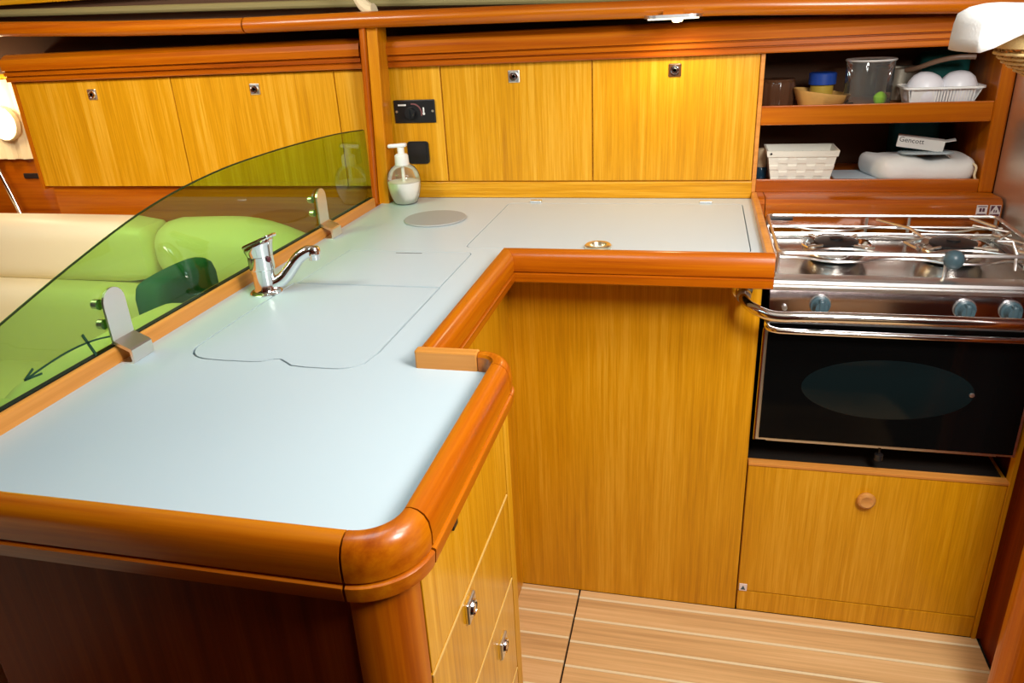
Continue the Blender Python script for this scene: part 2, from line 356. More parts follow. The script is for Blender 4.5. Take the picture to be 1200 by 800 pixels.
# ============================================================ SALOON LOCKER
sl = thing('wall_locker', (-3.15, 4.5, -1.18), 'long yellow teak wall locker in the saloon seen above the green tinted screen', 'cabinet')
B(-4.42, -1.93, 4.405, 4.72, -.93, -.22).build('body', teak_x, sl)
for a, b, lx in ((-4.425, -3.252, -3.845), (-3.246, -2.135, -2.666), (-2.129, -1.93, None)):
    d = B(a, b, YL, 4.405, -.93 if a < -4 else -.93, -.245, bev=.003).build('door' if lx else 'fixed_panel', teak_z, sl)
    if lx: latch(lx, -.333, YL, d)
cornice(-4.45, -1.93, sl)
B(-4.45, -1.93, 4.41, 4.72, -.22, -.075).build('top_panel', mah_x, sl)
B(-4.40, -1.93, 4.43, 4.72, -1.6, -.935).build('lower_panel', mah_x, sl)
B(-4.45, -4.425, YL-.01, 4.72, -.95, -.22, bev=.003).build('end_panel', mah_z, sl)

# left end of the saloon: hull side, curtain, lamp, pole
tag(B(-5.9, -4.2, 4.85, 4.92, -1.7, -.81).build('wall_saloon', mah_x), kind='structure')
tag(B(-5.9, -4.5, 4.80, 4.92, -.24, .25).build('trim_9', teak_x), kind='structure')
cu = MB(); cp = []
for i in range(49):
    x = -5.7+i*.0188; cp.append((x, 4.80+.012*math.sin(i*.9)+.006*math.sin(i*2.3)))
cu.v = []; vs = [(x, y, z) for x, y in cp for z in (-.24, -.81)]+[(x, y+.012, z) for x, y in cp for z in (-.24, -.81)]
k = len(cp)*2
cu.add(vs, [(2*i, 2*i+1, 2*i+3, 2*i+2) for i in range(48)]+[(k+2*i, k+2*i+1, k+2*i+3, k+2*i+2) for i in range(48)]+[(2*i+1, 2*i+3, k+2*i+3, k+2*i+1) for i in range(48)]+[(2*i, 2*i+2, k+2*i+2, k+2*i) for i in range(48)]+[(0, 1, k+1, k), (96, 97, k+97, k+96)], True)
tag(cu.build('curtain', curtm), 'cream pleated curtain beside the saloon locker end at left edge', 'curtain')
wlm = thing('wall_lamp', (-5.02, 4.78, -.55), 'round glowing wall lamp in front of the cream curtain', 'lamp')
MB().lathe([(.0, -.05), (.06, -.045), (.10, -.02), (.115, .0)], (-5.0, 4.745, -.545), 24, 'y').build('diffuser', glow, wlm)
MB().lathe([(.12, -.004), (.125, .03), (.1, .036)], (-5.0, 4.745, -.545), 24, 'y').build('rim', curtm, wlm)
MB().tube([(-5.0, 4.78, -.545), (-5.0, 4.85, -.545)], .02).build('mount', brass, wlm)
pl = bpy.data.lights.new('saloon_lamp', 'POINT'); pl.energy = 2.5; pl.color = (1, .8, .5); pl.shadow_soft_size = .04; po = bpy.data.objects.new('saloon_lamp', pl); C.objects.link(po); po.location = W((-5.0, 4.55, -.38))
tag(B(-5.05, -4.87, 4.835, 4.852, -.965, -.925, bev=.006).build('recessed_pull', black), 'small dark recessed pull in the mahogany hull side panel', 'handle')
tag(MB().tube([(-5.27, 4.70, -.35), (-5.08, 4.70, -1.02), (-4.95, 4.70, -1.62)], .022, 12).build('grab_pole', chrome), 'slanting chrome grab pole rising behind the cream sofa back', 'pole')
tag(B(-5.9, -2.0, 4.25, 4.72, -3.07, -1.62).build('trim_10', mah_x), kind='structure')

# ---- sofa
def cushion(x0, x1, y0, y1, z0, z1, r=.08, bulge=.03, n=10):
    bm = bmesh.new(); bmesh.ops.create_cube(bm, size=1); bmesh.ops.subdivide_edges(bm, edges=bm.edges[:], cuts=n, use_grid_fill=True)
    hx, hy, hz = (x1-x0)/2, (y1-y0)/2, (z1-z0)/2; r = min(r, hx*.95, hy*.95, hz*.95); vs = []
    for v in bm.verts:
        p = Vector((v.co.x*2*hx, v.co.y*2*hy, v.co.z*2*hz))
        c = Vector((max(-hx+r, min(hx-r, p.x)), max(-hy+r, min(hy-r, p.y)), max(-hz+r, min(hz-r, p.z))))
        d = p-c; q = c+(d.normalized()*r if d.length > 1e-9 else d)
        u = (q.x/hx, q.y/hy, q.z/hz)
        q.x *= 1+bulge*(1-u[1]**2)*(1-u[2]**2)*.3; q.y *= 1+bulge*(1-u[0]**2)*(1-u[2]**2)*1.5; q.z *= 1+bulge*(1-u[0]**2)*(1-u[1]**2)*2
        vs.append(q+Vector(((x0+x1)/2, (y0+y1)/2, (z0+z1)/2)))
    bm.verts.index_update(); mb = MB().add(vs, [tuple(v.index for v in f.verts) for f in bm.faces], True); bm.free(); return mb
sf = thing('sofa', (-3.6, 3.9, -3.07), 'cream leather saloon sofa behind the green tinted screen', 'sofa')
cushion(-5.8, -3.43, 4.0, 4.36, -1.50, -1.10, .1).build('back_cushion', cream_m, sf)
rc = cushion(-3.42, -2.08, 4.0, 4.36, -1.50, -1.10, .17, .05, 14)
for v in rc.v:
    if v.x > -2.85: v.z -= ((v.x+2.85)/.77)**2*.30*((v.z+1.5)/.4)
rc.build('back_cushion', cream_m, sf)
cushion(-5.8, -3.43, 3.84, 4.22, -2.12, -1.505, .08).build('lumbar_cushion', cream_m, sf)
cushion(-3.42, -2.05, 3.84, 4.22, -2.12, -1.505, .08).build('lumbar_cushion', cream_m, sf)
cushion(-5.8, -3.13, 1.2, 3.83, -2.25, -1.99, .08).build('seat_cushion', cream_m, sf)
cushion(-3.11, -1.98, 2.9, 3.83, -2.25, -1.99, .08).build('seat_cushion', cream_m, sf)
B(-5.8, -1.98, 3.0, 4.22, -3.07, -2.26, bev=.02).build('base', mah_x, sf)
sf2 = thing('sofa', (-2.3, 1.6, -3.07), 'cream leather sofa end with its back against the galley counter', 'sofa')
cushion(-2.30, -1.95, .1, 1.78, -2.0, -1.04, .1).build('back_cushion', cream_m, sf2)
cushion(-2.42, -1.95, 1.79, 2.88, -2.0, -1.12, .16, .05, 14).build('back_cushion', cream_m, sf2)
cushion(-3.1, -2.31, .1, 2.86, -2.25, -1.99, .08).build('seat_cushion', cream_m, sf2)
B(-3.1, -1.95, .1, 2.86, -3.07, -2.26, bev=.02).build('base', mah_y, sf2)
tp = cushion(-2.66, -2.48, 2.93, 3.44, -1.965, -1.10, .07, .02); 
tag(tp.build('throw_cushion', tealm), 'dark teal cushion on the cream sofa behind the tinted screen', 'cushion')
# ============================================================ WORKTOP
wt = thing('worktop', (-1.0, 3.0, -1.06), 'L-shaped white galley worktop with raised mahogany fiddle edges', 'worktop')
xi, xo = -.575, -.828       # inner faces of the side fiddles
arc = lambda cx, cy, r, a0, a1, n=8: [(cx+r*math.cos(math.radians(a0+(a1-a0)*i/n)), cy+r*math.sin(math.radians(a0+(a1-a0)*i/n))) for i in range(n+1)]
outer = [(-1.93, 1.152)]+arc(xi-.085, 1.152+.085, .085, -90, 0)+[(xi, 1.97)]+arc(xi-.05, 1.97, .05, 0, 90, 6)+[(xo-.004, 2.02), (xo-.004, 3.16), (.30, 3.16), (.30, 4.385), (-1.85, 4.385), (-1.85, 1.152)]
outer = [p for p in outer if p != (-1.93, 1.152)]; outer = [(-1.85, 1.152)]+outer[:-1]
lidA = [(-1.655, 2.762), (-1.665, 2.3)]+arc(-1.56, 2.10, .105, 180, 270, 8)
lidA += [(-1.50, 1.992), (-1.40, 1.994), (-1.365, 2.0), (-1.335, 2.022), (-1.31, 2.026), (-1.28, 2.006), (-1.25, 1.984), (-1.2, 1.978)]
lidA += arc(-1.10, 2.078, .10, 270, 330, 6)+arc(-1.10, 2.12, .10, 340, 360, 3)[:]+[(-1.0, 2.762)]
lidB = [(-1.64, 2.77), (-1.0, 2.77)]+arc(-1.03, 3.225, .03, 0, 90, 4)+[(-1.62, 3.255)]
lidF = rrect(-1.06, .245, 3.337, 4.25, .035)
def inset(poly, d):
    k = len(poly); out = []
    ar = sum(poly[i][0]*poly[(i+1) % k][1]-poly[(i+1) % k][0]*poly[i][1] for i in range(k)); s = 1 if ar > 0 else -1
    for i in range(k):
        a, b, c = Vector(poly[i-1]), Vector(poly[i]), Vector(poly[(i+1) % k])
        e1 = (b-a).normalized(); e2 = (c-b).normalized(); n1 = Vector((-e1.y, e1.x))*s; n2 = Vector((-e2.y, e2.x))*s
        nn = (n1+n2).normalized(); out.append(tuple(b+nn*d/max(.4, nn.dot(n1))))
    return out
surf = MB().prism(outer, -1.055, -1.0, holes=[inset(lidA, -.004), inset(lidB, -.002), inset(lidF, -.0025)]).build('surface', white_m, wt)
B(-1.70, -.96, 1.94, 3.30, -1.075, -1.056).build('underlay', gap_m, wt)
B(-1.10, .28, 3.31, 4.30, -1.076, -1.056).build('underlay', gap_m, wt)
sc = thing('sink_cover', (-1.33, 2.37, -1.055), 'large white lift-out sink cover with finger notch in front of the tap', 'cover')
MB().prism(inset(lidA, .0035), -1.055, -1.0).build('panel', lid_m, sc)
MB().prism(arc(-1.31, 2.004, .022, 0, 350, 12), -1.056, -1.046).build('finger_notch', brass, wt)
sc2 = thing('sink_cover', (-1.3, 3.0, -1.055), 'smaller white lift-out cover behind the large sink cover', 'cover')
MB().prism(inset(lidB, .003), -1.055, -1.0).build('panel', lid_m, sc2)
B(-1.37, -1.24, 3.225, 3.231, -1.004, -.9995).build('finger_slot', gap_m, sc2)
fl2 = MB().prism(inset(lidF, .0025), -1.055, -1.0005).build('cold_box_lid', lid_m, wt)
for hx in (-.907, .053):
    B(hx-.034, hx+.034, 4.262, 4.292, -1.0, -.988, bev=.004).build('hinge', steel, fl2)
MB().lathe([(.035, 0), (.062, 0), (.062, .012), (.055, .018), (.04, .016), (.035, 0)], (-.431, 3.375, -1.0), 28, cap=False).build('ring_pull', plain('pale_satin_brass', (.85, .76, .55), .3, 1), fl2)
dl = tag(MB().lathe([(0, .0), (.168, .0), (.172, .004), (.168, .010), (.0, .010)], (-1.385, 3.86, -1.0), 48).build('round_lid', grey_m, org=(-1.385, 3.86, -1.0)), 'flat round grey lid lying on the worktop near the soap dispenser', 'lid')
# fiddle mouldings
FP = [(0, -1.055), (0, -.952), (.006, -.943), (.018, -.94), (.034, -.944), (.048, -.955), (.057, -.972), (.061, -1.0), (.060, -1.034), (.052, -1.037), (.052, -1.040), (.061, -1.0415), (.0655, -1.0445), (.0655, -1.050), (.062, -1.080), (.052, -1.086), (0, -1.086), (0, -1.056)]
FP = [(0, -1.086), (0, -.952)]+FP[2:-2]
def fid(path, mat, normals=None, name='fiddle_moulding'): return MB().sweep(FP, path, normals).build(name, mat, wt, auto=30)
j = .0012
fid([(-1.93, 1.15), (xi-.085-j, 1.15)], mah_x)
fid(arc(xi-.085, 1.15+.085, .085, -90+.6, 0-.6, 12), mah_y, name='corner_moulding')
fid([(xi, 1.235+j), (xi, 1.955)], mah_y)
def fid_concave():
    # end of the side run curls back over the aisle side to meet the step
    p = [(xi, 1.958)]+arc(xi-.045, 1.97, .045, 0, 90, 8); return fid(p+[(-.628, 2.015)], mah_y, name='corner_moulding')
fid_concave()
MB().box(xo-.006, -.6295, 2.016, 2.055, -1.086, -.940, bev=.006, seg=2).build('fiddle_end', edge_m, wt)
fid([(xo, 2.056), (xo, 3.16)], mah_y, [(1, 0), (1, -1)])
fid([(xo, 3.16), (.325, 3.16)], mah_x, [(1, -1), (0, -1)])
B(.297, .330, 3.165, 4.385, -1.08, -.962, bev=.008).build('fiddle_moulding', edge_m, wt)['label'] = 'pale thin side fiddle beside the cooker'
B(-1.90, -1.85, 1.16, 4.14, -1.06, -.945, bev=.008).build('side_strip', strip_m, wt)

# ============================================================ LOWER CABINETS
cc = thing('corner_cabinet', (-.3, 3.6, -3.07), 'tall plain teak panel cabinet under the worktop left of the cooker', 'cabinet')
B(-.888, .312, 3.43, 3.47, -3.07, -1.087).build('front_panel', teak_lo, cc)
B(-.93, -.888, 2.06, 3.43, -3.07, -1.087).build('return_panel', teak_lo, cc)
B(.270, .312, 3.472, 4.4, -3.07, -1.087).build('side_panel', teak_lo, cc)
dc = thing('drawer_cabinet', (-1.1, 1.6, -3.07), 'drawer cabinet under the peninsula with dark end panel and rounded corner post', 'cabinet')
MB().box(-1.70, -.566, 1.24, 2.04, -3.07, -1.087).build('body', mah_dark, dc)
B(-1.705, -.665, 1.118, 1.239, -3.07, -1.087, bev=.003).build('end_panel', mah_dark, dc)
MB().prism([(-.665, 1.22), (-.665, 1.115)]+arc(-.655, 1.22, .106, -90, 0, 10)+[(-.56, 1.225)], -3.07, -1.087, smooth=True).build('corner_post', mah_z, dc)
B(-.565, -.55, 1.98, 2.04, -3.07, -1.087).build('stile', teak_z, dc)
edge_highlight = plain('drawer_edge_highlight', (.80, .52, .16), .4)  # pale strips paint the bright highlight along the drawer edges
for z1, z0, ly in ((-1.088, -1.406, None), (-1.413, -1.744, 1.52), (-1.751, -2.15, 1.80), (-2.157, -3.0, 1.6)):
    d = B(-.565, -.55, 1.232, 1.974, z0, z1, bev=.002).build('drawer', teak_gl, dc)
    if z1 < -1.1: B(-.5515, -.549, 1.232, 1.974, z1-.007, z1).build('edge_highlight', edge_highlight, d)
    if ly:
        cz = z1-(.055 if ly < 1.7 else .13); l = B(-.551, -.538, ly-.034, ly+.034, cz-.034, cz+.034, bev=.005).build('latch', steel, d)
        MB().lathe([(.0, .006), (.012, .006), (.013, .001), (.019, .001), (.022, .006), (.025, 0)][::-1], (-.538, ly, cz), 18, 'x').build('push_button', chrome, l)
MB().lathe([(.022, 0), (.022, -.004), (.014, -.008), (.0, -.009)], (-.765, 1.118, -1.41), 16, 'y').build('button_catch', brass, dc)
B(-.5505, -.541, 1.44, 1.475, -1.155, -1.138, bev=.002).build('catch', black, dc)
# saloon-side end panel of the peninsula
# cooker locker
ck = thing('flap_cabinet', (.9, 3.8, -3.07), 'teak flap-door cabinet below the oven with a small round wooden knob', 'cabinet')
B(.318, 1.50, 3.445, 4.35, -3.07, -2.14).build('body', teak_lo, ck)
B(.318, 1.48, 3.500, 4.28, -2.139, -2.134).build('niche_floor_shade', gap_m, ck)  # near-black sheet standing in for the shadow under the oven
B(.318, 1.51, 3.425, 3.475, -2.139, -2.122, bev=.004).build('front_ledge', edge_m, ck)
fd = B(.3205, 1.487, 3.43, 3.445, -2.935, -2.142, bev=.002).build('flap_door', teak_lo, ck)
MB().lathe([(.0, -.034), (.016, -.036), (.030, -.040), (.040, -.034), (.044, -.022), (.038, -.008), (.030, 0)], (.885, 3.43, -2.275), 28, 'y').build('knob', knobw, fd)
B(.3205, 1.487, 3.43, 3.445, -3.07, -2.941, bev=.002).build('plinth', teak_lo, ck)
B(1.49, 1.508, 3.42, 3.47, -3.07, -1.12).build('stile', teak_z, ck); B(1.509, 1.535, 3.425, 3.47, -3.07, -1.12).build('stile', mah_dark, ck)
st = B(.326, .366, 3.424, 3.430, -2.935, -2.892).build('sticker', pinks, fd)
MB().prism([(.334, -2.926), (.358, -2.926), (.346, -2.900)], 3.422, 3.4238, axis='y').build('print', tealk, st)
# niche behind/around the oven, its shade put into near-black sheets
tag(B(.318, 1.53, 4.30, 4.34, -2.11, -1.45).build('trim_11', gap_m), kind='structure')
tag(B(.318, 1.53, 4.28, 4.34, -1.449, -1.10).build('trim_15', mah_x), kind='structure')
B(.313, .318, 3.47, 4.3, -2.1, -1.10).build('niche_side_shade', gap_m, ck)
# polished steel splash panel on right bulkhead
sp = tag(B(1.501, 1.534, 3.6, 4.38, -1.60, -.10, bev=.003).build('splash_panel', steel_s), 'polished steel splash panel on the bulkhead right of the cooker', 'panel')

# ============================================================ COOKER
co_ = thing('cooker', (.9, 3.8, -2.1), 'stainless steel two-burner gimballed cooker with black glass oven door', 'cooker')
x0, x1 = .343, 1.478
B(x0+.01, x1-.01, 3.43, 4.14, -1.975, -1.175, bev=.006).build('body', steel, co_)
MB().box(x0, x1, 3.40, 4.17, -1.175, -1.155, bev=.004).box(x0, x1, 4.12, 4.17, -1.155, -1.125, bev=.006).box(x0, x0+.025, 3.40, 4.17, -1.155, -1.128, bev=.006).box(x1-.025, x1, 3.40, 4.17, -1.155, -1.128, bev=.006).build('hob_tray', steel_d, co_)
MB().prism([(3.45, -1.128), (3.385, -1.128), (3.372, -1.135), (3.368, -1.148), (3.372, -1.157), (3.366, -1.163), (3.368, -1.178), (3.38, -1.184), (3.45, -1.184)], x0, x1, axis='x', smooth=True).build('front_lip', steel, co_)
MB().prism([(3.45, -1.184), (3.395, -1.184), (3.385, -1.300), (3.45, -1.300)], x0+.002, x1-.002, axis='x').build('control_panel', plain('polished_panel_steel', (.52, .45, .46), .13, 1), co_)  # dark purple reflection put into the base colour of the steel
B(x0+.002, x1-.002, 3.375, 3.45, -1.325, -1.302, bev=.003).build('drip_strip', steel, co_)
# knobs
for kx in (.560, 1.142, 1.318):
    k = MB().lathe([(.042, 0), (.042, -.018), (.034, -.022), (.030, -.03)][::1], (kx, 3.388, -1.248), 24, 'y').build('knob', tealk, co_)
    MB().box(kx-.012, kx+.012, 3.325, 3.362, -1.284, -1.212, bev=.008, seg=3).lathe([(.030, 0), (.026, -.03), (.0, -.032)], (kx, 3.36, -1.248), 20, 'y').build('grip', tealk, k)
    MB().lathe([(.046, 0), (.046, -.006), (.040, -.007)], (kx, 3.392, -1.248), 24, 'y').build('bezel', steel, k)
MB().lathe([(.012, 0), (.012, -.02), (0, -.022)], (.41, 3.39, -1.265), 12, 'y').build('igniter_button', steel, co_)
# door
dr = B(x0-.008, x1-.005, 3.395, 3.43, -1.965, -1.335, bev=.003).build('oven_door', steel, co_)
B(x0+.008, x1-.02, 3.386, 3.396, -1.950, -1.345, bev=.002).build('door_glass', blackgl, dr)
MB().lathe([(0, 0), (1, 0)], (0, 0, 0), 48, 'y')
we = MB(); we.lathe([(0, -.0012), (.98, -.0012), (1, 0)], (0, 0, 0), 56, 'y'); we.v = [Vector((.885+v.x*.365, 3.3855+v.y, -1.655+v.z*.150)) for v in we.v]; we.build('door_window', winm, dr)
MB().tube([(.53, 3.388, -1.628), (1.12, 3.388, -1.652)], .0028, 6).build('oven_shelf_wire', plain('dim_wire', (.32, .30, .24), .3, .6), dr)
MB().tube(smooth_path([(x0+.0, 3.40, -1.345), (x0-.005, 3.33, -1.345), (x0+.02, 3.31, -1.348), (x0+.06, 3.30, -1.35), (x1-.06, 3.30, -1.35), (x1-.02, 3.31, -1.348), (x1+.005, 3.33, -1.345), (x1, 3.40, -1.345)]), .0135, 12).build('door_handle', chrome, dr)
B(x0+.0, x1-.0, 3.42, 3.44, -1.335, -1.325).build('door_gap', black, co_)
MB().tube([(x0-.01, 3.388, -1.37), (x0-.012, 3.388, -1.96)], .006, 8).build('door_edge_trim', chrome, dr)
MB().lathe([(0, 0), (.02, .0), (.02, .03), (.0, .034)], (.915, 3.44, -2.055), 16).tube([(.915, 3.44, -1.96), (.915, 3.44, -2.04)], .006, 8).build('travel_lock', black, co_)
MB().lathe([(.012, 0), (.010, -.006), (0, -.008)], (1.24, 3.386, -1.655), 14, 'y').build('door_stud', steel, dr)
B(x0+.05, x1-.06, 3.45, 4.0, -2.0, -1.976).build('base_tray', steel, co_)
# gimbal brackets
for gx in (x0-.012, x1+.012): MB().lathe([(.04, -.012), (.04, .012)], (gx, 3.8, -1.22), 18, 'x').build('gimbal_pivot', steel, co_)
# burners
for bx, by in ((.665, 3.79), (1.175, 3.79)):
    bu = MB().lathe([(.095, 0), (.120, .010), (.152, .050), (.160, .074), (.156, .078), (.140, .074), (.122, .055), (.0, .050)], (bx, by, -1.155), 40).build('burner', chrome, co_)
    MB().lathe([(.085, .0), (.085, .026), (.10, .030), (.10, .042), (.08, .048), (.03, .050), (.03, .056), (.0, .057)], (bx, by, -1.108), 32).build('burner_cap', black, bu)
# wire rack / pan fiddles
rk = []
zt, zb = -1.03, -1.115
def wire(p, r=.0075, name='rack_wire', mat=wirem, n=8, closed=False): return MB().tube(p, r, n, closed=closed).build(name, mat, co_)
def loop(xa, xb, ya, yb, z, r, rr=.03): wire([(p[0], p[1], z) for p in rrect(xa, xb, ya, yb, rr, 4)], r, closed=True)
loop(.372, 1.452, 3.455, 4.135, zt, .0085)
wire([(.372, 3.465, -1.09), (.372, 4.125, -1.09)], .007); wire([(1.452, 3.465, -1.09), (1.452, 4.125, -1.09)], .007); wire([(.372, 4.125, -1.085), (1.452, 4.125, -1.085)], .007)
for px, py in ((.372, 3.465), (1.452, 3.465), (.372, 4.125), (1.452, 4.125), (1.06, 3.455), (.86, 4.135), (1.06, 4.135)):
    wire([(px, py, zt), (px, py, -1.15)], .008, 'rack_post')
def dipped(y, z, burn, amp, sgn, x0=.375, x1=1.45):
    pts = [(x0, y, z)]
    for bx in burn: pts += [(bx-.16, y, z), (bx-.08, y+sgn*amp, z), (bx+.08, y+sgn*amp, z), (bx+.16, y, z)]
    pts.append((x1, y, z)); return smooth_path(pts, 2)
wire(dipped(3.56, -1.06, (.665, 1.175), .07, 1), .0065, 'pan_support')
wire(dipped(4.02, -1.06, (.665, 1.175), .07, -1), .0065, 'pan_support')
wire(dipped(3.60, -1.095, (.665, 1.175), .06, -1), .0065, 'pan_support')
wire(dipped(3.96, -1.09, (.665, 1.175), .05, -1), .0065, 'pan_support')
wire([(.375, 3.90, -1.06), (1.45, 3.90, -1.06)], .006)
for bx in (.665, 1.175):
    for a in (45, 135, 225, 315):
        ca, sa = math.cos(math.radians(a)), math.sin(math.radians(a))
        wire([(bx+ca*.07, 3.79+sa*.07, -1.075), (bx+ca*.2, 3.79+sa*.2, -1.06)], .0065, 'pan_support')
wire([(.90, 4.10, -1.04), (1.02, 3.93, -1.04), (1.05, 3.80, -1.05), (.95, 3.72, -1.05), (.98, 3.62, -1.05)], .007, 'clamp_arm')
wire([(1.33, 4.10, -1.03), (1.40, 3.95, -1.035), (1.35, 3.82, -1.04), (1.44, 3.70, -1.045), (1.38, 3.60, -1.05), (1.45, 3.48, -1.05)], .008, 'clamp_arm')
wire([(1.30, 3.96, -1.03), (1.42, 3.84, -1.03), (1.33, 3.72, -1.04), (1.42, 3.60, -1.04), (1.38, 3.50, -1.10)], .007, 'clamp_arm')
wire([(1.28, 3.58, -1.0), (1.34, 3.58, -1.0), (1.36, 3.56, -1.05), (1.36, 3.54, -1.12)], .008, 'clamp_arm')
B(.385, .50, 4.128, 4.142, -1.058, -1.040, bev=.003).build('grip_sleeve', black, co_)
MB().lathe([(0, -.042), (.021, -.037), (.036, -.022), (.042, 0), (.036, .024), (.021, .037), (0, .042)], (1.082, 3.44, -1.045), 28).build('clamp_knob', tealk, co_)
MB().tube([(1.065, 3.46, -1.035), (1.46, 3.46, -1.035)], .006, 8).build('clamp_rod', black, co_)

cr = thing('crash_bar', (.9, 3.2, -1.24), 'polished steel crash bar running in front of the cooker', 'rail')
MB().tube(smooth_path([(.225, 3.37, -1.205), (.232, 3.30, -1.215), (.27, 3.235, -1.225), (.35, 3.205, -1.248), (.48, 3.20, -1.235), (1.535, 3.20, -1.235)], 3), .024, 18).build('rail', chrome, cr)
MB().lathe([(.046, 0), (.046, -.012), (.032, -.016), (.028, -.05), (.034, -.054), (.02, -.06), (0, -.06)], (.225, 3.43, -1.200), 24, 'y').build('mount', chrome, cr)
MB().lathe([(.030, -.02), (.035, 0), (.030, .02)], (.228, 3.36, -1.207), 20, 'y').build('collar', steel, cr)

# ============================================================ GLASS SCREEN
gs = thing('glass_screen', (-1.87, 2.7, -.945), 'curved-top green tinted screen between galley worktop and saloon', 'screen')
top = [(1.16, -.845), (1.3, -.80), (1.558, -.725), (1.815, -.655), (2.133, -.578), (2.33, -.545), (2.511, -.525), (2.70, -.512), (2.872, -.507), (3.196, -.508), (3.5, -.516), (3.83, -.530), (4.138, -.556)]
tops = smooth_path([(a, b, 0) for a, b in top], 2)
MB().prism([(p.x, p.y) for p in tops]+[(4.138, -.944), (1.16, -.944)], -1.884, -1.864, axis='x').build('pane', tint, gs)
# edge seal strip along the foot of the pane
B(-1.886, -1.8625, 1.16, 4.138, -.9455, -.9425).build('seal', gap_m, gs)
MB().tube([(-1.874, p.x, p.y+.001) for p in tops], .0035, 6).build('polished_edge', plain('dark_acrylic_edge', (.02, .03, .01), .3), gs)
# dark arrow mark on the pane
am = MB(); path = smooth_path([(-1.8605, 1.93, -.905), (-1.8605, 1.86, -.888), (-1.8605, 1.76, -.880), (-1.8605, 1.66, -.886), (-1.8605, 1.59, -.895)], 2)
def ribbon(mb, pts, w):
    pts = [Vector(p) for p in pts]; vs = []
    for i, p in enumerate(pts):
        d = (pts[min(i+1, len(pts)-1)]-pts[max(i-1, 0)]).normalized(); nn = Vector((0, -d.z, d.y))*w
        vs += [p+nn, p-nn, p+nn+Vector((-.003, 0, 0)), p-nn+Vector((-.003, 0, 0))]
    for i in range(len(pts)-1):
        a = 4*i; b = a+4; mb.add(vs[a:a+8], [(0, 1, 5, 4), (2, 3, 7, 6), (0, 2, 6, 4), (1, 3, 7, 5)])
ribbon(am, path, .0026)
ribbon(am, [(-1.8605, 1.580, -.8955), (-1.8605, 1.618, -.876)], .003); ribbon(am, [(-1.8605, 1.580, -.8955), (-1.8605, 1.642, -.903)], .003)
ribbon(am, [(-1.8605, 1.822, -.855), (-1.8605, 1.853, -.938)], .0045)
am.build('arrow_mark', markg, gs)
for cy in (1.975, 3.485):
    w2 = .050
    # flat rounded upright plate, crank over the strip, foot on the worktop
    plate = [(cy-w2, -.93)]+[(cy-w2+.0, -.80)]+arc(cy, -.80, w2, 180, 0, 10)+[(cy+w2, -.93)]
    br = MB().prism(plate, -1.858, -1.850, axis='x')
    prof = [(-1.858, -.93), (-1.850, -.928), (-1.797, -.952), (-1.794, -.960), (-1.794, -.990), (-1.800, -.998), (-1.845, -.998), (-1.845, -1.0), (-1.79, -1.0), (-1.786, -.992), (-1.786, -.955), (-1.792, -.944), (-1.846, -.918), (-1.858, -.918)]
    prof = [(-1.858, -.93), (-1.800, -.957), (-1.797, -.990), (-1.803, -.9945), (-1.845, -.9945), (-1.845, -1.0), (-1.796, -1.0), (-1.788, -.992), (-1.790, -.952), (-1.795, -.946), (-1.851, -.920)]
    br.prism(prof, cy-w2, cy+w2, axis='y')
    b = br.build('bracket', clip_m, gs)
    for bz in (-.80, -.87):
        MB().lathe([(.018, 0), (.018, -.02), (.012, -.026), (0, -.026)], (-1.884, cy-.03, bz), 14, 'x').build('bolt', steel, b)

# ============================================================ TAP
tx, ty = -1.712, 2.64
ft = thing('tap', (tx, ty, -1.0), 'chrome single-lever mixer tap beside the large sink cover', 'tap')
MB().lathe([(.064, 0), (.066, .005), (.060, .011), (.048, .014), (.044, .022), (.045, .08), (.048, .104), (.050, .106), (.051, .112), (.051, .160), (.047, .163)], (tx, ty, -1.0), 36).build('body', chrome, ft)
lv = MB().lathe([(.051, 0), (.056, .025), (.061, .040), (.059, .048), (.04, .052), (.0, .053)], (tx, ty, -.838), 32)
for v in lv.v:
    if v.z > -.825: v.z += (v.x-tx)*.38
lv.build('lever_cap', chrome, ft)
le = MB().box(-.060, .060, -.038, .038, -.008, .008, bev=.006, seg=3)
le.v = [Vector((v.x*1.15+.012, v.y*(1-.25*(v.x > 0)), v.z+v.x*.36+(.012*(v.x > .03)))) for v in le.v]
le.v = [rot(-12, 'Z') @ v + Vector((tx, ty, -.785)) for v in le.v]; le.build('lever', chrome, ft)
MB().lathe([(.012, 0), (.012, .004), (0, .005)], (tx+.049, ty-.022, -.850), 12, 'x').build('hot_cold_dot', plain('dark_red', (.10, .01, .02), .3), ft)
sdir = Vector((.93, .36, 0)); P0 = Vector((tx, ty, 0))
pp = [P0+sdir*.03+Vector((0, 0, -.965)), P0+sdir*.075+Vector((0, 0, -.950)), P0+sdir*.115+Vector((0, 0, -.905)), P0+sdir*.150+Vector((0, 0, -.862)), P0+sdir*.185+Vector((0, 0, -.842)), P0+sdir*.20+Vector((0, 0, -.838)), P0+sdir*.218+Vector((0, 0, -.843))]
pp = smooth_path(pp, 2); n_ = len(pp)
MB().tube(pp, [.030-.008*i/n_ for i in range(n_)], 18).build('spout', chrome, ft)
e = P0+sdir*.214
MB().lathe([(.0, .028), (.022, .026), (.028, .016), (.028, -.004), (.023, -.008), (.023, -.026), (.018, -.028), (0, -.026)][::-1], (e.x, e.y, -.850), 24).build('aerator', chrome, ft)

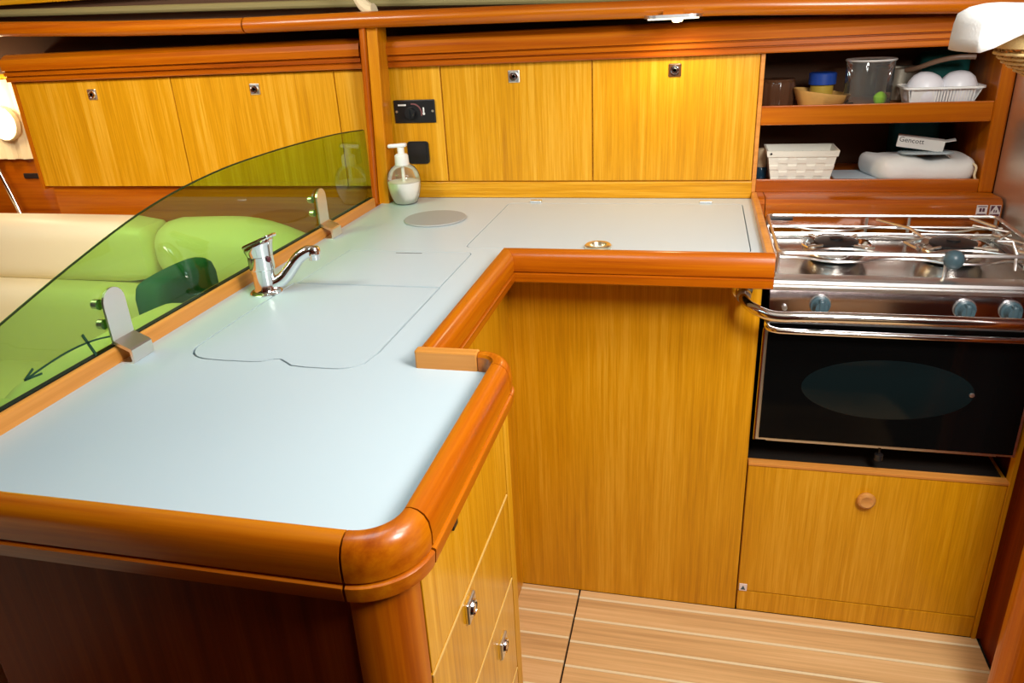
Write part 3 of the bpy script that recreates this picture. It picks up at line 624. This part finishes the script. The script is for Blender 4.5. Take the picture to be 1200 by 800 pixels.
# ============================================================ SOAP DISPENSER
sx, sy = -1.695, 4.235
sd = thing('soap_dispenser', (sx, sy, -1.0), 'clear round pump bottle half full of white liquid soap', 'soap dispenser')
MB().lathe([(.0, .0), (.058, 0), (.070, .008), (.088, .05), (.098, .10), (.100, .135), (.092, .182), (.070, .215), (.042, .230), (.036, .238)], (sx, sy, -1.0), 36, cap=False).build('bottle', clearp, sd)
MB().lathe([(0, .004), (.055, .005), (.066, .010), (.085, .052), (.095, .10), (.0965, .132), (.0, .134)], (sx, sy, -1.0), 36).build('liquid_soap', soapm, sd)
MB().lathe([(.010, .11), (.010, .22)], (sx, sy, -1.0), 12).build('dip_tube', whitep, sd)
MB().lathe([(.040, .226), (.042, .230), (.040, .284), (.032, .292), (.020, .294), (.020, .330), (.0, .331)], (sx, sy, -1.0), 28).build('pump_collar', whitep, sd)
nz = MB().box(-.078, .036, -.020, .020, -.010, .012, bev=.009, seg=3); nz.v = [Vector((v.x, v.y*(1 if v.x > -.04 else .6), v.z+(0 if v.x > -.04 else -.006)))+Vector((sx, sy, -1+.342)) for v in nz.v]
nz.build('nozzle', whitep, sd)

# ============================================================ CONTROLS ON THE FIXED PANEL
cp_ = thing('heating_control', (-1.64, YL-.01, -.555), 'wide black control plate with a dial above the soap dispenser', 'control panel')
B(-1.768, -1.512, YL-.012, YL-.001, -.553, -.421, bev=.005).build('plate', black, cp_)
MB().lathe([(.034, 0), (.032, -.022), (.0, -.024)], (-1.665, YL-.012, -.495), 28, 'y').box(-1.669, -1.661, YL-.042, YL-.034, -.522, -.470).build('dial', black, cp_)
B(-1.740, -1.690, YL-.014, YL-.012, -.454, -.445).build('white_print', whitep, cp_)
pr = MB(); pa = arc(-1.650, -.498, .058, 100, -15, 12); pi_ = arc(-1.650, -.498, .050, -15, 100, 12); pr.prism(pa+pi_, YL-.0135, YL-.012, axis='y').build('arc_print', plain('dull_red_print', (.20, .07, .07), .5), cp_)
MB().lathe([(.008, 0), (.007, -.002), (0, -.002)], (-1.583, YL-.012, -.500), 12, 'y').box(-1.587, -1.579, YL-.014, YL-.012, -.498, -.465).build('white_print', whitep, cp_)
for qx in (-1.752, -1.528): MB().lathe([(.008, 0), (.006, -.004), (0, -.004)], (qx, YL-.012, -.486), 12, 'y').build('screw', steel, cp_)
so = thing('blank_plate', (-1.635, YL-.01, -.79), 'small square black rounded plate behind the soap dispenser pump', 'plate')
MB().prism(rrect(-1.708, -1.575, -.792, -.660, .018), YL-.012, YL-.001, axis='y').build('plate', black, so)
MB().prism(rrect(-1.695, -1.588, -.779, -.673, .012), YL-.016, YL-.012, axis='y').build('cover', black, so)

# ============================================================ DOWNLIGHT
dlt = thing('downlight', (-.15, 4.16, -.03), 'small slim lit ceiling light under the overhead wooden rail', 'light')
MB().prism(rrect(-.292, -.010, 4.06, 4.20, .06), -.045, -.030).build('housing', clearp if False else steel, dlt)
MB().prism(rrect(-.275, -.027, 4.075, 4.185, .05), -.052, -.045).build('lens', plain('lit_lens', (.9, .85, .7), .4, emit=(1, .88, .62), es=2.2), dlt)
MB().lathe([(0, -.014), (.02, -.012), (.028, 0)], (-.13, 4.10, -.052), 20).build('bulb', glow2, dlt)
MB().box(-.20, -.10, 4.10, 4.2, -.030, -.012).build('mount', mah_x, dlt)
ll = bpy.data.lights.new('downlight_lamp', 'SPOT'); ll.energy = 1.9; ll.spot_size = math.radians(165); ll.spot_blend = .6; ll.color = (1, .78, .46); ll.shadow_soft_size = .012
lo = bpy.data.objects.new('downlight_lamp', ll); C.objects.link(lo); lo.location = W((-.13, 4.10, -.085))

# ============================================================ TOP SHELF CONTENTS
z = SH1
j = thing('jar', (.40, 4.66, z), 'dark brown ribbed glass jar at left end of the upper shelf', 'jar')
mb = MB(); n = 48; prof = [(.085, 0), (.09, .01), (.09, .12), (.084, .135)]
mb.lathe(prof, (.415, 4.66, z), n)
for i, v in enumerate(mb.v):
    a = (i % n); c = Vector((.415, 4.66)); d = Vector((v.x, v.y))-c; s_ = 1+(.035 if a % 4 < 2 else -.02); v.x, v.y = c.x+d.x*s_, c.y+d.y*s_
mb.build('body', brownj, j); MB().lathe([(.07, .10), (.088, .130), (.088, .145), (0, .148)], (.415, 4.66, z), 32).build('lid', brownj, j)
bw = thing('bowl', (.66, 4.62, z), 'shallow tan wooden bowl holding a jar on the upper shelf', 'bowl')
mb = MB().lathe([(.0, .0), (.10, 0), (.118, .01), (.145, .070), (.148, .084), (.139, .084), (.128, .05), (.10, .02), (0, .015)], (.64, 4.60, z), 40, cap=False)
for v in mb.v: v.z += (v.z-z)*(-.25)*(v.x-.60)/.15 if v.z > z+.05 else 0
mb.build('body', tanm, bw)
jj = thing('jar', (.64, 4.66, z+.02), 'small mustard jar with dark blue lid standing in the tan bowl', 'jar')
MB().lathe([(.0, .0), (.055, 0), (.06, .01), (.06, .085), (.05, .095)], (.645, 4.66, z+.018), 28).build('body', yelm, jj)
MB().lathe([(.072, .09), (.072, .145), (.065, .151), (0, .152)], (.645, 4.66, z+.02), 28).build('lid', bluem, jj)
gj = thing('glass_jar', (.81, 4.55, z), 'tall clear glass jar in the middle of the upper shelf', 'jar')
gx, gy = .862, 4.55
MB().lathe([(.0, 0), (.108, 0), (.118, .01), (.120, .225), (.124, .236)], (gx, gy, z), 40, cap=False).build('body', glassm, gj)
MB().lathe([(.124, .230), (.128, .235), (.124, .240), (.119, .235), (.124, .230)], (gx, gy, z), 40, cap=False).build('rim', plain('glass_rim', (.8, .8, .76), .1, .3), gj)
tag(MB().lathe([(0, -.032), (.02, -.028), (.033, -.01), (.034, .01), (.022, .026), (.008, .034), (0, .036)], (.925, 4.53, z+.040), 20).build('lime', limem, org=(.925, 4.53, z+.006)), 'bright green lime seen inside the clear glass jar', 'fruit')
# slotted basket
pb = thing('plastic_basket', (1.15, 4.56, z), 'white slotted plastic basket holding upturned cups on the upper shelf', 'basket')
bx0, bx1, by0, by1 = 1.04, 1.385, 4.45, 4.66
mb = MB(); mb.prism(rrect(bx0+.02, bx1-.04, by0+.02, by1-.02, .02), z, z+.008)
mb.build('base', whitep, pb)
hb = .088
mb = MB().prism(rrect(bx0-.02, bx1+.02, by0-.02, by1+.02, .05), z+hb, z+hb+.010, holes=[rrect(bx0+.005, bx1-.005, by0, by1, .035)]); mb.build('rim', whitep, pb)
k = 22
slat = None
for i in range(k):
    f = (i+.5)/k; x = bx0+.02+f*(bx1-bx0-.05); wd = .0042 if f > .32 else .0078
    for yy, yb in ((by0, by0+.02), (by1, by1-.02)):
        v = [(x-wd, yb, z), (x+wd, yb, z), (x+wd+.006*(f-.5), yy, z+hb), (x-wd+.006*(f-.5), yy, z+hb)]; v += [(a, b+.005, c) for a, b, c in v]
        MB().add(v, [(0, 1, 2, 3), (4, 5, 6, 7), (0, 1, 5, 4), (1, 2, 6, 5), (2, 3, 7, 6), (3, 0, 4, 7)]).build('slat', whitep, pb)
for xa, xb in ((bx0, bx0+.02), (bx1-.005, bx1-.04)):
    v = [(xb, by0+.02, z), (xb, by1-.02, z), (xa, by1, z+hb), (xa, by0, z+hb)]; v += [(a+.005, b, c) for a, b, c in v]
    MB().add(v, [(0, 1, 2, 3), (4, 5, 6, 7), (0, 1, 5, 4), (1, 2, 6, 5), (2, 3, 7, 6), (3, 0, 4, 7)]).build('end_wall', whitep, pb)
whiteb = plain('white_china', (.80, .80, .84), .3)
for cx, cy, tilt, lab in ((1.125, 4.555, 18, 'white rounded cup lying in the plastic basket, nearer the glass jar'), (1.30, 4.56, -8, 'white rounded cup lying in the plastic basket, at its right end')):
    c = thing('cup', (cx, cy, z+.012), lab, 'cup', 'white cups in the plastic basket')
    mb = MB().lathe([(.082, .0), (.090, .01), (.093, .05), (.088, .085), (.074, .118), (.052, .138), (.026, .147), (0, .149)], (cx, cy, z+.018), 32)
    mb.xf(rot(tilt*.6, 'Y') @ rot(12, 'X'), (cx, cy, z+.02)); mb.build('body', whiteb, c)
# ladle / pan handle and clear bag behind
pn = thing('saucepan', (1.16, 4.75, z), 'dull metal saucepan with curved handle behind the white basket', 'pan')
panm = plain('dull_pan_metal', (.30, .27, .21), .35, .8)
MB().lathe([(0, 0), (.10, 0), (.11, .012), (.112, .17), (.118, .176), (.106, .172), (.104, .02), (0, .012)], (1.06, 4.80, z), 32, cap=False).build('pan', panm, pn)
MB().tube(smooth_path([(1.07, 4.69, z+.165), (1.11, 4.62, z+.18), (1.18, 4.57, z+.215), (1.27, 4.54, z+.235), (1.35, 4.53, z+.232)]), .013, 10).build('handle', plain('brown_handle', (.22, .13, .08), .4), pn)
cb = cushion(1.17, 1.42, 4.80, 5.0, z, z+.24, .05)
tag(cb.build('storage_bag', tealm), 'dark teal storage bag at the back right of the upper shelf', 'bag')

# ============================================================ LOWER SHELF CONTENTS
z = SH2
wb = thing('woven_basket', (.5, 4.5, z), 'white woven band basket at left on the lower shelf', 'basket')
bx0, bx1, by0, by1, H = .400, .700, 4.43, 4.60, .180
fl_ = .030   # flare
def ring(h, off=0, n=0):
    f = fl_*h/H+off; return [(bx0-f, by0-f), (bx1+f, by0-f), (bx1+f, by1+f), (bx0-f, by1+f)]
MB().box(bx0, bx1, by0, by1, z, z+.006).build('base', weavem, wb)
def band(h0, h1, off, name):
    a = ring(h0, off); b = ring(h1, off); c = ring(h0, off-.004); d = ring(h1, off-.004); vs = [(x, y, z+h0) for x, y in a]+[(x, y, z+h1) for x, y in b]+[(x, y, z+h0) for x, y in c]+[(x, y, z+h1) for x, y in d]
    fs = []
    for i in range(4):
        q = (i+1) % 4; fs += [(i, q, 4+q, 4+i), (8+i, 8+q, 12+q, 12+i), (4+i, 4+q, 12+q, 12+i), (i, q, 8+q, 8+i)]
    MB().add(vs, fs).build(name, weavem, wb)
rows = 5; rh = H/rows
for r in range(rows): band(r*rh+.001, (r+1)*rh-.001, .0, 'woven_band' if r < rows-1 else 'rim_band')
band(H-.030, H+.002, .006, 'rim_band')
def vstrip(side, t0, t1, ph):
    vs = []
    for r in range(rows*2-1):
        h0 = r*rh/2+rh/4; off = .0028 if (int((r)//2)+ph) % 2 == 0 else -.004
        q = ring(h0, off)
        a, b = (q[0], q[1]) if side == 0 else (q[1], q[2]) if side == 1 else (q[2], q[3]) if side == 2 else (q[3], q[0])
        for t in (t0, t1): vs.append((a[0]+(b[0]-a[0])*t, a[1]+(b[1]-a[1])*t, z+h0))
    n = len(vs)//2; MB().add(vs, [(2*i, 2*i+1, 2*i+3, 2*i+2) for i in range(n-1)], False).build('woven_strip', weavem, wb)
for s_, kk in ((0, 7), (1, 4), (2, 7), (3, 4)):
    for i in range(kk): vstrip(s_, (i+.04)/kk, (i+.96)/kk, i)
MB().lathe([(.006, -.002), (.004, -.004), (0, -.004)], (.387, by0-.038, z+H-.012), 10, 'y').build('rivet', black, wb)
bo = thing('bottle', (.345, 4.72, z), 'small bottle with pale top and dark base left of the white woven basket', 'bottle')
MB().lathe([(.03, 0), (.033, .01), (.033, .06), (.028, .07)], (.352, 4.56, z), 20).build('base', plain('dark_blue_glass', (.01, .05, .09), .2), bo)
MB().lathe([(.026, .065), (.030, .09), (.028, .12), (.033, .14), (.026, .17), (0, .175)], (.352, 4.56, z), 20).build('stopper', plain('pale_cork', (.45, .36, .22), .7, var=.3, bs=90), bo)
tag(B(.74, .96, 4.42, 4.75, z, z+.012, bev=.003).build('paper_pad', paperm), 'pale blue paper pad lying flat between basket and cushion on lower shelf', 'paper')
cu2 = cushion(.965, 1.415, 4.405, 4.74, z, z+.125, .055, .05, 14)
for v in cu2.v:
    v.z += .010*math.sin(v.x*17+v.y*9)*(v.z-z)/.12+.006*math.sin(v.x*41)*(v.z-z)/.12; v.x += -.08*max(0, (v.y-4.42))/.3*(v.x < 1.1); v.z = max(v.z, z+.001)
cu2.build('x', whitec)
bag = bpy.data.objects['x']; bag.name = 'cloth_bag'; tag(bag, 'plump folded white cloth bag on the lower shelf with a box on it', 'bag')
MB().tube(smooth_path([(1.395, 4.42, z+.105), (1.41, 4.40, z+.09), (1.40, 4.395, z+.05), (1.415, 4.40, z+.02)]), .006, 8).build('drawstring', curtm, bag, None)
gc = MB().prism(rrect(1.055, 1.305, 4.40, 4.60, .06), 0, .010)
for i in range(14): gc.box(1.075+i*.0155, 1.082+i*.0155, 4.41, 4.59, .009, .0125)
gc.v = [rot(-6, 'X') @ Vector((v.x-1.14, v.y-4.5, v.z))+Vector((1.14, 4.5, z+.145)) for v in gc.v]
tag(gc.build('folded_cloth', greyc), 'blue-grey ribbed folded cloth lying on the white bag under the box', 'cloth')
bx = thing('carton', (1.09, 4.5, z+.15), 'small open-ended white printed carton on top of the ribbed cloth', 'box')
mtx = Matrix.Translation((1.15, 4.52, z+.198)) @ (rot(7, 'Y') @ rot(-12, 'Z')).to_4x4()
mb = MB().box(-.11, .115, -.045, .045, -.028, .028)
mb.v = [mtx @ v for v in mb.v]; mb.build('sleeve', cardm, bx)
mb = MB().box(.1155, .118, -.040, .040, -.022, .022); mb.v = [mtx @ v for v in mb.v]; mb.build('open_end', black, bx)
for a, zz in ((28, -.028), (-18, .024)):
    mb = MB().box(0, .05, -.042, .042, -.0015, .0015); R_ = rot(a, 'Y'); mb.v = [mtx @ (R_ @ v+Vector((.115, 0, zz))) for v in mb.v]; mb.build('flap', cardm, bx)
mw = mtx @ Matrix.Translation((-.104, -.0455, -.0)) @ Matrix.Rotation(PI/2, 4, 'X')
mm = Matrix.Diagonal((S, S, S, 1)); wl_m = Matrix.Translation(W((0, 0, 0))) @ mm @ mw
text_obj('Gencott', .036, inkm, bx, wl_m)
mb = cushion(1.08, 1.32, 4.78, 4.98, z, z+.33, .05); tag(mb.build('storage_bag', plain('teal_blue_fabric', (.0, .10, .14), .7)), 'dark teal blue bag standing at the back of the lower shelf', 'bag')

# ============================================================ HANGING WICKER BASKET WITH CLOTH (upper right)
hx, hy = 1.165, 2.8
hb_ = thing('wicker_basket', (hx, hy, -.30), 'round natural wicker basket with white cloth at the upper right corner', 'basket')
def rad(q):
    pr = [(-.32, .03), (-.30, .08), (-.27, .14), (-.24, .195), (-.21, .240), (-.18, .268), (-.165, .275), (-.09, .285)]
    for (a, ra), (b, rb) in zip(pr, pr[1:]):
        if q <= b: return ra+(rb-ra)*(q-a)/(b-a)
    return pr[-1][1]
zz = -.316; coil = 0
while zz < -.170:
    pts = [(hx+(rad(zz)+.003*math.cos(i*PI+coil*PI))*math.cos(2*PI*i/56), hy+(rad(zz)+.003*math.cos(i*PI+coil*PI))*math.sin(2*PI*i/56), zz) for i in range(56)]
    MB().tube(pts, .0050, 6, closed=True).build('wicker_strand', wickerm, hb_); zz += .0135; coil += 1
MB().lathe([(.0, 0), (.03, .002), (.035, .006), (0, .008)], (hx, hy, -.324), 28).build('base', wickerm, hb_)
MB().lathe([(.270, -.166), (.279, -.163), (.288, -.10), (.282, -.092), (.272, -.10), (.262, -.162)], (hx, hy, 0), 56, cap=False).build('plaited_band', wickerm, hb_)
for i in range(28):
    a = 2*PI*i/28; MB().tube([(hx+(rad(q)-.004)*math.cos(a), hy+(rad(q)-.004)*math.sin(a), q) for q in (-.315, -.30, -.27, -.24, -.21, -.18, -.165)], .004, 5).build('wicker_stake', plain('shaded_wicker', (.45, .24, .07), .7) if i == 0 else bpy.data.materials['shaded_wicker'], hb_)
for a in (20, -40, 70):
    ca, sa = math.cos(math.radians(a)), math.sin(math.radians(a))
    MB().tube([(hx+.275*ca, hy+.275*sa, -.10), (hx+.30, hy+.05, 1.2)], .006, 6).build('hanging_cord', whitec, hb_)
cl_ = MB(); na = 144; vs = []; rows_ = 10
def sst(a, b, x): t = max(0, min(1, (x-a)/(b-a))); return t*t*(3-2*t)
for i in range(na):
    d = 360*i/na; a = math.radians(d); ca, sa = math.cos(a), math.sin(a)
    fl = sst(95, 135, d)*(1-sst(203, 209, d)); wv = .5+.5*math.sin(math.radians(d*4+20))
    out = .292+.100*fl; bot = -.112-.055*fl-.010*wv*(1-fl); top = -.070+.028*fl+.018*wv*(1-fl)
    for r_, h in ((.10, -.17), (.20, -.13), (.26, -.095), (.28, top-.004), (.28+(out-.28)*.35, top+.002), (.28+(out-.28)*.7, top-.006), (out-.006, top-.022), (out, top-.05 if fl > .5 else (top+bot)/2), (out+.003, (top-.05+bot)/2 if fl > .5 else (top+3*bot)/4), (out+.004, bot)):
        vs.append((hx+r_*ca, hy+r_*sa, h))
for i in range(na):
    for q in range(rows_-1): cl_.f.append((i*rows_+q, i*rows_+q+1, ((i+1) % na)*rows_+q+1, ((i+1) % na)*rows_+q)); cl_.sm.append(True)
cl_.v = [Vector(v) for v in vs]
clo = cl_.build('lining_cloth', whitec, auto=80); tag(clo, 'white cotton cloth lining draped over the wicker basket rim', 'cloth')
md = clo.modifiers.new('solid', 'SOLIDIFY'); md.thickness = .002; md.offset = 1
# knotted white curtain end at the top left of the rail
mb = MB().tube(smooth_path([(-1.90, 4.30, .30), (-1.88, 4.28, .17), (-1.84, 4.26, .10), (-1.79, 4.245, .066), (-1.765, 4.24, .07)]), [.05, .05, .045, .045, .04, .04, .036, .03, .03, .026, .024, .02, .018, .016][:len(smooth_path([0]*0 or [(0,0,0),(1,0,0),(2,0,0),(3,0,0),(4,0,0)]))] if False else .035, 10)
tag(mb.build('curtain_tie', curtm), 'bunched cream cloth hanging behind the rail above the corner post', 'cloth')
# cream seat corner in the right foreground
tag(cushion(.70, 1.3, .9, 1.49, -1.75, -1.46, .05).build('seat_cushion', cream_m), 'cream cushion corner just showing at the lower right edge', 'cushion')
